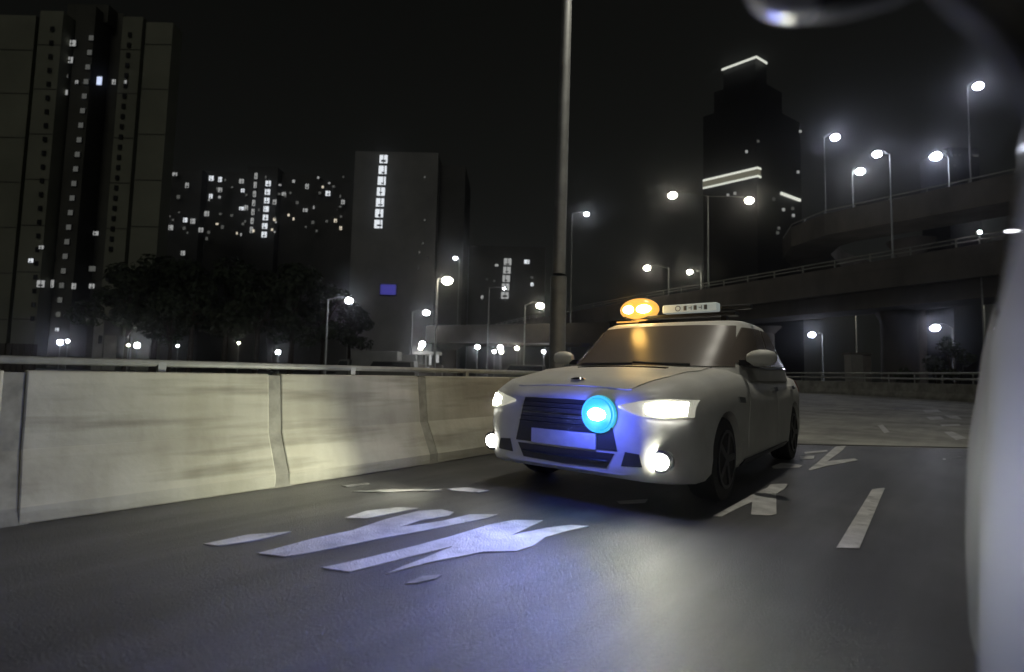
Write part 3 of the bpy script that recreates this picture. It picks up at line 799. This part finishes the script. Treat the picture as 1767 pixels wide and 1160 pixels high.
M_PLATE = mat('number_plate', (0.5, 0.5, 0.5), 0.5, var=0.12, vscale=12)
M_SIGN = mat('roof_sign_white', (0.55, 0.6, 0.57), 0.4, emit=(0.8, 0.9, 0.85), strength=0.22)
M_SIGNT = mat('roof_sign_lettering', (0.16, 0.17, 0.19), 0.5)

CAR_ANG = 38.0
CAR_F = (0.40, 3.93, 0.0)
car = thing('car', CAR_F, 'white saloon car with amber roof beacon and blue light in its grille', 'car', rz=R(90 - CAR_ANG))

def lerp_tab(tab, x):
    if x <= tab[0][0]: return tab[0][1]
    for (a, va), (b, vb) in zip(tab, tab[1:]):
        if x <= b:
            f = (x - a) / (b - a); return va + (vb - va) * f
    return tab[-1][1]
ZT = [(0, .775), (.04, .83), (.12, .88), (.3, .93), (.7, .995), (1.2, 1.045), (1.6, 1.06), (2.2, 1.02), (3.4, 1.02), (3.9, 1.03), (4.4, 1.02), (4.6, .98), (4.7, .92)]
WT = [(0, .60), (.03, .68), (.08, .755), (.18, .83), (.32, .885), (.55, .915), (1.0, .925), (2.0, .93), (3.2, .93), (4.0, .92), (4.35, .86), (4.6, .76), (4.7, .68)]
ZB = [(0, .27), (.08, .23), (.4, .18), (4.2, .18), (4.55, .24), (4.7, .32)]
stations = [0, .03, .08, .13, .18, .25, .32, .42, .55, .75, 1.0, 1.3, 1.6, 2.0, 2.4, 2.8, 3.2, 3.6, 4.0, 4.2, 4.35, 4.5, 4.6, 4.7]
def half(x):
    w, zt, zb = lerp_tab(WT, x), lerp_tab(ZT, x), lerp_tab(ZB, x)
    hh = zt - zb
    return [(0, zt), (.30 * w, zt - .004), (.60 * w, zt - .018), (.72 * w, zt - .010), (.84 * w, zt - .035), (.935 * w, zt - .085), (.98 * w, zt - .18), (w, zt - .30 if zt - .30 > .5 else .5),
            (w * .995, .46), (w * 1.0, .36), (w * .985, zb + .08), (w * .93, zb + .02), (w * .80, zb), (0, zb)]
rings = []
for x in stations:
    hp = half(x)
    rings.append([Vector((x, y, z)) for y, z in hp] + [Vector((x, -y, z)) for y, z in reversed(hp[1:-1])])
bodyMB = MB().rings(rings)
bvh_body = BVHTree.FromPolygons([tuple(v) for v in bodyMB.v], bodyMB.f)
body = bodyMB.build('body', M_CAR, car, smooth=True)
# wheel arches cut out of the body
for xw in (0.93, 3.68):
    cut = MB().rings([[(xw + .365 * math.cos(a), y, .33 + .365 * math.sin(a)) for a in (2 * math.pi * k / 36 for k in range(36))] for y in (-1.2, 1.2)])
    co = cut.build('cutter', M_BLACK)
    co.parent = car
    md = body.modifiers.new('arch', 'BOOLEAN'); md.operation = 'DIFFERENCE'; md.object = co; md.solver = 'EXACT'
    bpy.context.view_layer.update()
    dg = bpy.context.evaluated_depsgraph_get()
    nm = bpy.data.meshes.new_from_object(body.evaluated_get(dg))
    body.modifiers.clear(); body.data = nm
    bpy.data.objects.remove(co)
body.data.name = 'body'
MB().box((2.3, 0, .45), (4.0, 1.1, .35)).build('underbody', M_BLACK, car)

# cabin
def sring(x0, x1, w, z, n=44, e=3.6, bow=0.0):
    out = []
    for k in range(n):
        a = 2 * math.pi * k / n
        c, s = math.cos(a), math.sin(a)
        out.append(Vector(((x0 + x1) / 2 + (x1 - x0) / 2 * math.copysign(abs(c) ** (2 / e), c), w * math.copysign(abs(s) ** (2 / e), s), z)))
    return out
cabMB = MB().rings([sring(1.16, 4.00, .90, .93, 64, 5), sring(1.28, 3.86, .895, 1.04, 64, 5), sring(1.46, 3.66, .87, 1.15, 64, 5), sring(1.72, 3.38, .83, 1.32, 64, 5), sring(1.88, 3.18, .80, 1.43, 64, 5),
                    sring(1.97, 3.04, .77, 1.495, 64, 5), sring(2.06, 2.94, .71, 1.53, 64, 5), sring(2.26, 2.8, .52, 1.55, 64, 5)])
bvh_cab = BVHTree.FromPolygons([tuple(v) for v in cabMB.v], cabMB.f)
cabMB.build('cabin', M_CAR, car, smooth=True)

def poly_interp(pts, u):
    L = len(pts) - 1; i = min(int(u * L), L - 1); f = u * L - i
    return pts[i][0] + (pts[i+1][0] - pts[i][0]) * f, pts[i][1] + (pts[i+1][1] - pts[i][1]) * f
def patch(name, top, bot, axis, bvh, m, parent, off=0.006, depth=0.02, nu=12, nv=4, side=-1, label=None):
    """sheet with thickness laid on a surface between two outline curves; axis of projection x (front), y (side), z (top)"""
    outer, inner = [], []
    for j in range(nv + 1):
        ro, ri = [], []
        for i in range(nu + 1):
            a, b = poly_interp(top, i / nu), poly_interp(bot, i / nu)
            p = (a[0] + (b[0] - a[0]) * j / nv, a[1] + (b[1] - a[1]) * j / nv)
            if axis == 'x': o, d = Vector((-2, p[0], p[1])), Vector((1, 0, 0))
            elif axis == 'y': o, d = Vector((p[0], side * 3, p[1])), Vector((0, -side, 0))
            else: o, d = Vector((p[0], p[1], 4)), Vector((0, 0, -1))
            hit, nrm, idx, dist = bvh.ray_cast(o, d)
            if hit is None:
                hit, nrm, idx, dist = bvh.find_nearest(o + d * 2.3)
            if nrm.dot(d) > 0: nrm = -nrm
            ro.append(hit + (nrm * .5 - d * .5) * off); ri.append(hit + d * depth)
        outer.append(ro); inner.append(ri)
    b = MB(); n = len(b.v); W = nu + 1
    for r in outer: b.v += r
    for r in inner: b.v += r
    S = (nv + 1) * W
    for j in range(nv):
        for i in range(nu):
            b.f.append((j*W+i, j*W+i+1, (j+1)*W+i+1, (j+1)*W+i))
            b.f.append((S+j*W+i, S+(j+1)*W+i, S+(j+1)*W+i+1, S+j*W+i+1))
    for i in range(nu):
        b.f.append((i, S+i, S+i+1, i+1)); k = nv * W
        b.f.append((k+i, k+i+1, S+k+i+1, S+k+i))
    for j in range(nv):
        b.f.append((j*W, (j+1)*W, S+(j+1)*W, S+j*W)); k = nu
        b.f.append((j*W+k, S+j*W+k, S+(j+1)*W+k, (j+1)*W+k))
    o = b.build(name, m, parent, smooth=True)
    if label: o['label'] = label
    return o
# windscreen and windows
patch('windscreen', [(-.70, 1.462), (-.35, 1.475), (0, 1.48), (.35, 1.475), (.70, 1.462)], [(-.815, 1.05), (-.4, 1.05), (0, 1.05), (.4, 1.05), (.815, 1.05)], 'x', bvh_cab, M_GLASS, car, .012, .03, 32, 12)
for s in (-1, 1):
    patch('side_window', [(1.74, 1.25), (2.04, 1.445), (2.50, 1.455)], [(1.46, 1.09), (2.1, 1.08), (2.50, 1.075)], 'y', bvh_cab, M_GLASS, car, .012, .03, 16, 8, s)
    patch('side_window', [(2.57, 1.455), (2.80, 1.45), (2.98, 1.41)], [(2.57, 1.075), (3.0, 1.08), (3.36, 1.10)], 'y', bvh_cab, M_GLASS, car, .012, .03, 16, 8, s)
    # doors
    d = patch('door', [(1.62, .985), (2.1, .985), (2.69, .985)], [(1.50, .30), (2.1, .30), (2.69, .30)], 'y', bvh_body, M_CAR, car, .006, .01, 12, 8, s)
    patch('handle', [(2.48, .86), (2.66, .865)], [(2.48, .825), (2.66, .83)], 'y', bvh_body, M_CHROME, d, .035, .0, 4, 2, s)
    d = patch('door', [(2.705, .985), (3.2, .99), (3.72, 1.0)], [(2.705, .30), (3.0, .30), (3.30, .38)], 'y', bvh_body, M_CAR, car, .006, .01, 12, 8, s)
    patch('handle', [(3.44, .87), (3.62, .875)], [(3.44, .835), (3.62, .84)], 'y', bvh_body, M_CHROME, d, .035, .0, 4, 2, s)
    patch('sill_trim', [(1.4, .27), (3.2, .27)], [(1.4, .215), (3.2, .215)], 'y', bvh_body, M_BLACK, car, .012, .01, 12, 2, s)
patch('rear_window', [(-.5, 0), (.5, 0)], [(-.6, 0), (.6, 0)], 'z', bvh_cab, M_GLASS, car, .004, .01, 2, 1) if False else None
for s in (-1, 1):
    patch('window_trim', [(1.62, 1.068), (2.4, 1.06), (3.34, 1.082)], [(1.62, 1.052), (2.4, 1.044), (3.34, 1.066)], 'y', bvh_cab, M_CHROME, car, .016, .02, 16, 1, s)
    patch('wing_vent', [(1.22, .80), (1.40, .79)], [(1.24, .75), (1.40, .745)], 'y', bvh_body, M_CHROME, car, .012, .01, 4, 2, s)
# bonnet panel and cowl
patch('bonnet', [(.10, -.50), (.5, -.62), (.95, -.70), (1.26, -.68)], [(.10, .50), (.5, .62), (.95, .70), (1.26, .68)], 'z', bvh_body, M_CAR, car, .008, .01, 16, 20)
patch('bonnet_dark_strip', [(.98, -.40), (1.04, -.40)], [(1.00, .48), (1.05, .48)], 'z', bvh_body, M_BLACK, car, .018, .01, 3, 16)  # dark strip across the rear of the bonnet
patch('cowl', [(1.275, -.68), (1.50, -.66)], [(1.275, .68), (1.50, .66)], 'z', bvh_body, M_BLACK, car, .006, .01, 3, 16)
MB().tube([(1.28, -.5, 1.065), (1.29, -.1, 1.075), (1.30, .05, 1.085)], .012, 6).build('wiper', M_BLACK, car)
MB().tube([(1.28, .05, 1.07), (1.28, .4, 1.065), (1.29, .6, 1.065)], .012, 6).build('wiper', M_BLACK, car)
# grille, plate, lower intake
g = patch('grille', [(-.36, .765), (0, .77), (.36, .765)], [(-.44, .428), (0, .422), (.44, .428)], 'x', bvh_body, M_BLACK, car, .006, .03, 14, 6)
for k in range(5):
    z = .585 + k * .037
    w = .41 - (z - .55) * .27
    MB().tube([(-.012, -w, z), (-.018, 0, z), (-.012, w, z)], .006, 6).build('slat', M_BLACK if k != 2 else M_CHROME, g)
patch('number_plate', [(-.28, .535), (.28, .535)], [(-.28, .425), (.28, .425)], 'x', bvh_body, M_PLATE, car, .02, .0, 4, 2)
for s in (-1, 1):
    patch('bumper_dark_patch', [(s*.50, .43), (s*.60, .425)], [(s*.47, .33), (s*.62, .34)], 'x', bvh_body, M_BLACK, car, .005, .02, 5, 4)  # dark patch between grille and fog lamp
patch('lower_grille', [(-.42, .410), (0, .405), (.42, .410)], [(-.36, .305), (0, .295), (.36, .305)], 'x', bvh_body, M_BLACK, car, .006, .03, 14, 5)
MB().tube([(-.02, -.37, .355), (-.025, 0, .35), (-.02, .37, .355)], .008, 6).build('intake_bar', M_BLACK, car)
MB().ball((.20, 0, .915), (.05, .06, .018), 12, 6).build('emblem', M_CHROME, car, smooth=True)
# lights
def spot(loc, aim, energy, col, size, blend, parent, r=.05, name='headlight_beam'):
    l = bpy.data.lights.new(name, 'SPOT'); l.energy = energy; l.color = col; l.spot_size = R(size); l.spot_blend = blend; l.shadow_soft_size = r
    o = bpy.data.objects.new(name, l); COL.objects.link(o); o.parent = parent
    o.location = loc; o.rotation_euler = Vector(aim).to_track_quat('-Z', 'Y').to_euler()
for s in (-1, 1):
    h = patch('headlight', [(s*.45, .745), (s*.62, .785), (s*.76, .80), (s*.87, .79)], [(s*.45, .730), (s*.60, .68), (s*.74, .665), (s*.87, .675)], 'x', bvh_body, M_REFL, car, .008, .03, 14, 5)
    patch('projector', [(s*.63, .755), (s*.73, .78), (s*.84, .772)], [(s*.645, .70), (s*.72, .68), (s*.84, .69)], 'x', bvh_body, M_HEAD, h, .022, .0, 8, 4)
    f = MB(); 
    hit = bvh_body.ray_cast(Vector((-2, s * .73, .385)), Vector((1, 0, 0)))[0]
    hs_ = f.rings([[(hit.x + dx, s * .73 + r * math.cos(a), .385 + r * .9 * math.sin(a)) for a in (2*math.pi*k/18 for k in range(18))] for dx, r in ((.03, .085), (-.015, .085), (-.02, .075))]).build('fog_lamp', M_BLACK, car, smooth=True)
    MB().rings([[(hit.x + dx, s * .73 + r * math.cos(a), .385 + r * .9 * math.sin(a)) for a in (2*math.pi*k/18 for k in range(18))] for dx, r in ((-.018, .06), (-.032, .056), (-.04, .035))]).build('lens', M_FOG if s < 0 else M_HEAD, hs_, smooth=True)
    spot((-.02, s * .66, .72), (-1, s * .05, -.10), 19 if s < 0 else 10, (1.0, 1.0, .82), 115, .8, car)
    spot((-.06, s * .70, .385), (-1, .67 if s > 0 else .05, -.05), 150 if s > 0 else 20, (1.0, .99, .76), 92 if s > 0 else 140, 1.0, car, name='fog_beam')
# blue strobe in the grille, its halo shaped as enlarged glowing discs
BY, BZ = -.30, .675
def disc(r0, dx0, dx1, r1, m, name, par, ry=1.0):
    return MB().rings([[(dx, BY + r * math.cos(a), BZ + r * ry * math.sin(a)) for a in (2*math.pi*k/26 for k in range(26))] for dx, r in ((dx0, r0), (dx1, r1))]).build(name, m, par, smooth=False)
st = disc(.135, .0, -.03, .130, M_BLUR, 'strobe_light', car)
disc(.118, -.028, -.045, .112, M_BLUL, 'lens', st)
disc(.072, -.043, -.06, .055, M_BLUC, 'bulb', st, .62)
l = bpy.data.lights.new('strobe_glow', 'POINT'); l.energy = 13; l.color = (.08, .12, 1.0); l.shadow_soft_size = .06
o = bpy.data.objects.new('strobe_glow', l); COL.objects.link(o); o.parent = car; o.location = (-.22, BY, BZ)
spot((-.10, BY, BZ), (-1, .12, -.08), 190, (.20, .25, 1.0), 104, .9, car, name='strobe_beam')
# roof bar: base, amber beacon, sign
lb = MB().box((2.352, 0, 1.625), (.16, 1.25, .04)).build('roof_bar', M_BLACK, car, bevel=.01)
for y in (-.5, .5): MB().box((2.354, y, 1.565), (.10, .05, .09)).build('bar_foot', M_BLACK, lb)
am = MB().ball((2.35, .46, 1.725), (.15, .235, .135), 24, 12).build('amber_beacon', M_AMBL, car, smooth=True)  # dome enlarged and glowing to stand for the beacon's halo
for yy, ww in ((.31, .15), (.49, .12)): MB().ball((2.215, yy + .04, 1.715), (.035, ww * .6, .048), 14, 8).build('amber_bulb', M_AMBC, am, smooth=True)
MB().box((2.04, .46, 1.555), (.02, .26, .012)).build('amber_strip', M_AMBL, am)
sgn = MB().box((2.35, -.14, 1.705), (.12, .60, .095)).build('roof_sign', M_SIGN, car, bevel=.015)
MB().rings([[(2.286, -.02 + r * math.cos(a), 1.705 + r * math.sin(a)) for a in (2*math.pi*k/14 for k in range(14))] for r in (.032, .022)], cap=False).build('sign_mark', M_SIGNT, sgn)
for k in range(5):
    y = -.10 - k * .055
    MB().box((2.288, y, 1.705), (.006, .032, .008 if k % 2 else .05)).build('sign_mark', M_SIGNT, sgn)
    MB().box((2.288, y - .012, 1.705), (.007, .006, .045)).build('sign_mark', M_SIGNT, sgn)
MB().box((2.35, -.62, 1.690), (.11, .30, .05)).build('bar_end', M_BLACK, lb, bevel=.02)
l = bpy.data.lights.new('beacon_glow', 'POINT'); l.energy = 4.0; l.color = (1.0, .55, .12); l.shadow_soft_size = .08
o = bpy.data.objects.new('beacon_glow', l); COL.objects.link(o); o.parent = car; o.location = (1.98, .42, 1.80)
# mirrors
for s in (-1, 1):
    rs = []
    for k, (yy, sc) in enumerate(((.90, .45), (.94, .8), (1.0, 1.0), (1.07, .95), (1.12, .7), (1.14, .3))):
        rs.append([(1.60 + .07 * sc * math.cos(a), s * yy, 1.135 + .075 * sc * math.sin(a)) for a in (2*math.pi*j/14 for j in range(14))])
    mr = MB().rings(rs).build('wing_mirror', M_CAR, car, smooth=True)
    MB().box((1.62, s * .885, 1.09), (.07, .10, .05)).build('mirror_stem', M_BLACK, mr)
    MB().box((1.67, s * 1.02, 1.135), (.01, .16, .10)).build('mirror_glass', M_GLASS, mr)
# wheels
for xw in (.93, 3.68):
    for s in (-1, 1):
        w = MB().rings([[(xw + r * math.cos(a), s * y, .325 + r * math.sin(a)) for a in (2*math.pi*k/28 for k in range(28))] for r, y in ((.22, .68), (.31, .69), (.325, .72), (.325, .86), (.31, .895), (.225, .90))], cap=True).build('wheel', M_TYRE, car, smooth=True)
        rm = MB()
        for k in range(5):
            a = 2 * math.pi * k / 5
            rm.box((xw + .11 * math.cos(a), s * .905, .325 + .11 * math.sin(a)), (.22, .02, .05), Matrix.Rotation(-a, 3, 'Y'))
        rm.rings([[(xw + r * math.cos(a), s * y, .325 + r * math.sin(a)) for a in (2*math.pi*k/28 for k in range(28))] for r, y in ((.225, .895), (.225, .915), (.20, .915), (.20, .895))], cap=False)
        rm.build('rim', M_RIM, w)
for s in (-1, 1):
    patch('tail_lamp', [(4.22, .97), (4.45, .96)], [(4.26, .80), (4.47, .80)], 'y', bvh_body, mat('tail_lamp_red', (.25, .01, .01), .2), car, .01, .01, 4, 4, s)

# ------------------------------------------------------------------ our own vehicle along the right edge
M_SIL = mat('silver_paint', (0.10, 0.10, 0.108), 0.55, 0.0, coat=0.0, var=0.08, vscale=2, spec=0.25)
M_VGLS = mat('tinted_window', (0.03, 0.03, 0.03), 0.10, spec=0.6)
M_GREYP = mat('grey_plastic', (0.09, 0.09, 0.085), 0.7, var=0.1)
VH = 42.0
van = thing('van', (0, 0, 0), 'silver vehicle flank and underside of its mirror along the right edge', 'van', rz=R(90 - VH))
# local x: backwards along the vehicle, local -y: into the vehicle
secv = [(.0, .20), (.018, .26), (.020, .50), (.010, .72), (-.012, .95), (-.016, 1.03), (-.05, 1.30), (-.105, 1.62), (-.20, 1.80), (-.40, 1.88), (-.85, 1.90)]
def vsec(x, shrink=0.0, dy=0.0):
    out = [(y - shrink + dy, z) for y, z in secv]
    full = [(x, y, z) for y, z in out] + [(x, -1.72 - (y - 0) + 0.0, z) for y, z in reversed(out)]
    return full
xs = [(-1.9, .22), (-1.7, .10), (-1.3, .03), (-.6, 0.012), (0, .008), (.9, .006), (1.7, .004), (2.1, .004), (2.35, .03), (2.5, .12), (2.55, .30)]
MB().rings([vsec(x, s) for x, s in xs]).build('body', M_SIL, van, smooth=True)

# window, seams, bulging rear quarter, handles
def flank(x, z):
    """surface of the flank at height z"""
    for (y0, z0), (y1, z1) in zip(secv, secv[1:]):
        if z0 <= z <= z1: return y0 + (y1 - y0) * (z - z0) / (z1 - z0) - lerp_tab([(a, b) for a, b in xs], x)
    return -.3
def flank_panel(name, m, x0, x1, z0, z1, h, parent, nx=14, nz=10, bulge=False):
    b = MB(); rows = []
    for j in range(nz + 1):
        z = z0 + (z1 - z0) * j / nz
        row = []
        for i in range(nx + 1):
            x = x0 + (x1 - x0) * i / nx
            e = h
            if bulge:
                e = h * math.sin(math.pi * i / nx) ** .6 * min(1, (z1 - z) / (z1 - z0) * 2.2) ** .7
            row.append(Vector((x, flank(x, z) + e, z)))
        rows.append(row + [Vector((p.x, flank(p.x, z) - .05, z)) for p in reversed(row)])
    return b.rings(rows).build(name, m, parent, smooth=True)
flank_panel('window', M_VGLS, .35, 1.25, 1.08, 1.60, .004, van)
flank_panel('window', M_VGLS, 1.33, 2.15, 1.08, 1.58, .004, van)
rd = flank_panel('rear_door', M_SIL, -.45, 1.66, .36, 1.04, .004, van)
rq = flank_panel('rear_quarter', M_SIL, 1.66, 2.42, .30, 1.20, .034, van, 18, 16, True)
for xw in (-1.0, 1.85):
    for yy in (-.14, -1.58):
        w = MB().rings([[(xw + r * math.cos(a), yy + dy, .32 + r * math.sin(a)) for a in (2*math.pi*k/24 for k in range(24))] for r, dy in ((.2, -.1), (.31, -.1), (.32, -.06), (.32, .06), (.31, .1), (.2, .1))]).build('wheel', M_TYRE, van, smooth=True)
# wing mirror over the camera: painted cap, dark lower shell, stalk to the door
ivv = inv_of(van)
mc = at(1450, -95, .46)
ax = (at(1700, -180, .40) - at(1310, -60, .46)).normalized()
up = Vector((0, 0, 1)); up = (up - ax * up.dot(ax)).normalized(); dp = ax.cross(up)
MX = Matrix((ax, dp, up)).transposed()
def shell(name, m, c, r, par, e=2.6):
    rs = []
    for i in range(15):
        th = math.pi * (.02 + .96 * i / 14)
        st_, ct = math.sin(th) ** (2 / e), math.copysign(abs(math.cos(th)) ** (2 / e), math.cos(th))
        rs.append([c + MX @ Vector((-r[0] * ct, r[1] * st_ * math.cos(p), r[2] * st_ * math.sin(p))) for p in (2*math.pi*k/24 for k in range(24))])
    return MB().rings(rs).build(name, m, par, smooth=True, inv=ivv)
wm = shell('wing_mirror', mat('mirror_cap_paint', (0.6, 0.6, 0.58), 0.28, 0.3, coat=0.5, var=0.05), mc, (.085, .05, .062), van)
shell('lower_shell', M_BLACK, mc + ax * .020 - up * .003, (.088, .052, .063), wm)
MB().tube([mc + ax * .07, at(1640, -40, .30), at(1735, 35, .24), at(1850, 170, .20)], [.016, .012, .010, .012], 14).build('mirror_stalk', M_GREYP, wm, smooth=True, inv=ivv)

# ------------------------------------------------------------------ added volume that scatters light into halos round the lamps
hz = bpy.data.materials.new('lamp_halo_volume'); hz.use_nodes = True
ht = hz.node_tree; ht.nodes.clear()
pv = ht.nodes.new('ShaderNodeVolumePrincipled'); ho = ht.nodes.new('ShaderNodeOutputMaterial')
pv.inputs['Color'].default_value = (0.9, 0.92, 1.0, 1); pv.inputs['Density'].default_value = 0.0009; pv.inputs['Anisotropy'].default_value = 0.97
ht.links.new(pv.outputs[0], ho.inputs['Volume'])
tag(MB().box((0, 0, 63), (1900, 1900, 130)).build('halo_volume', hz), kind='stuff')
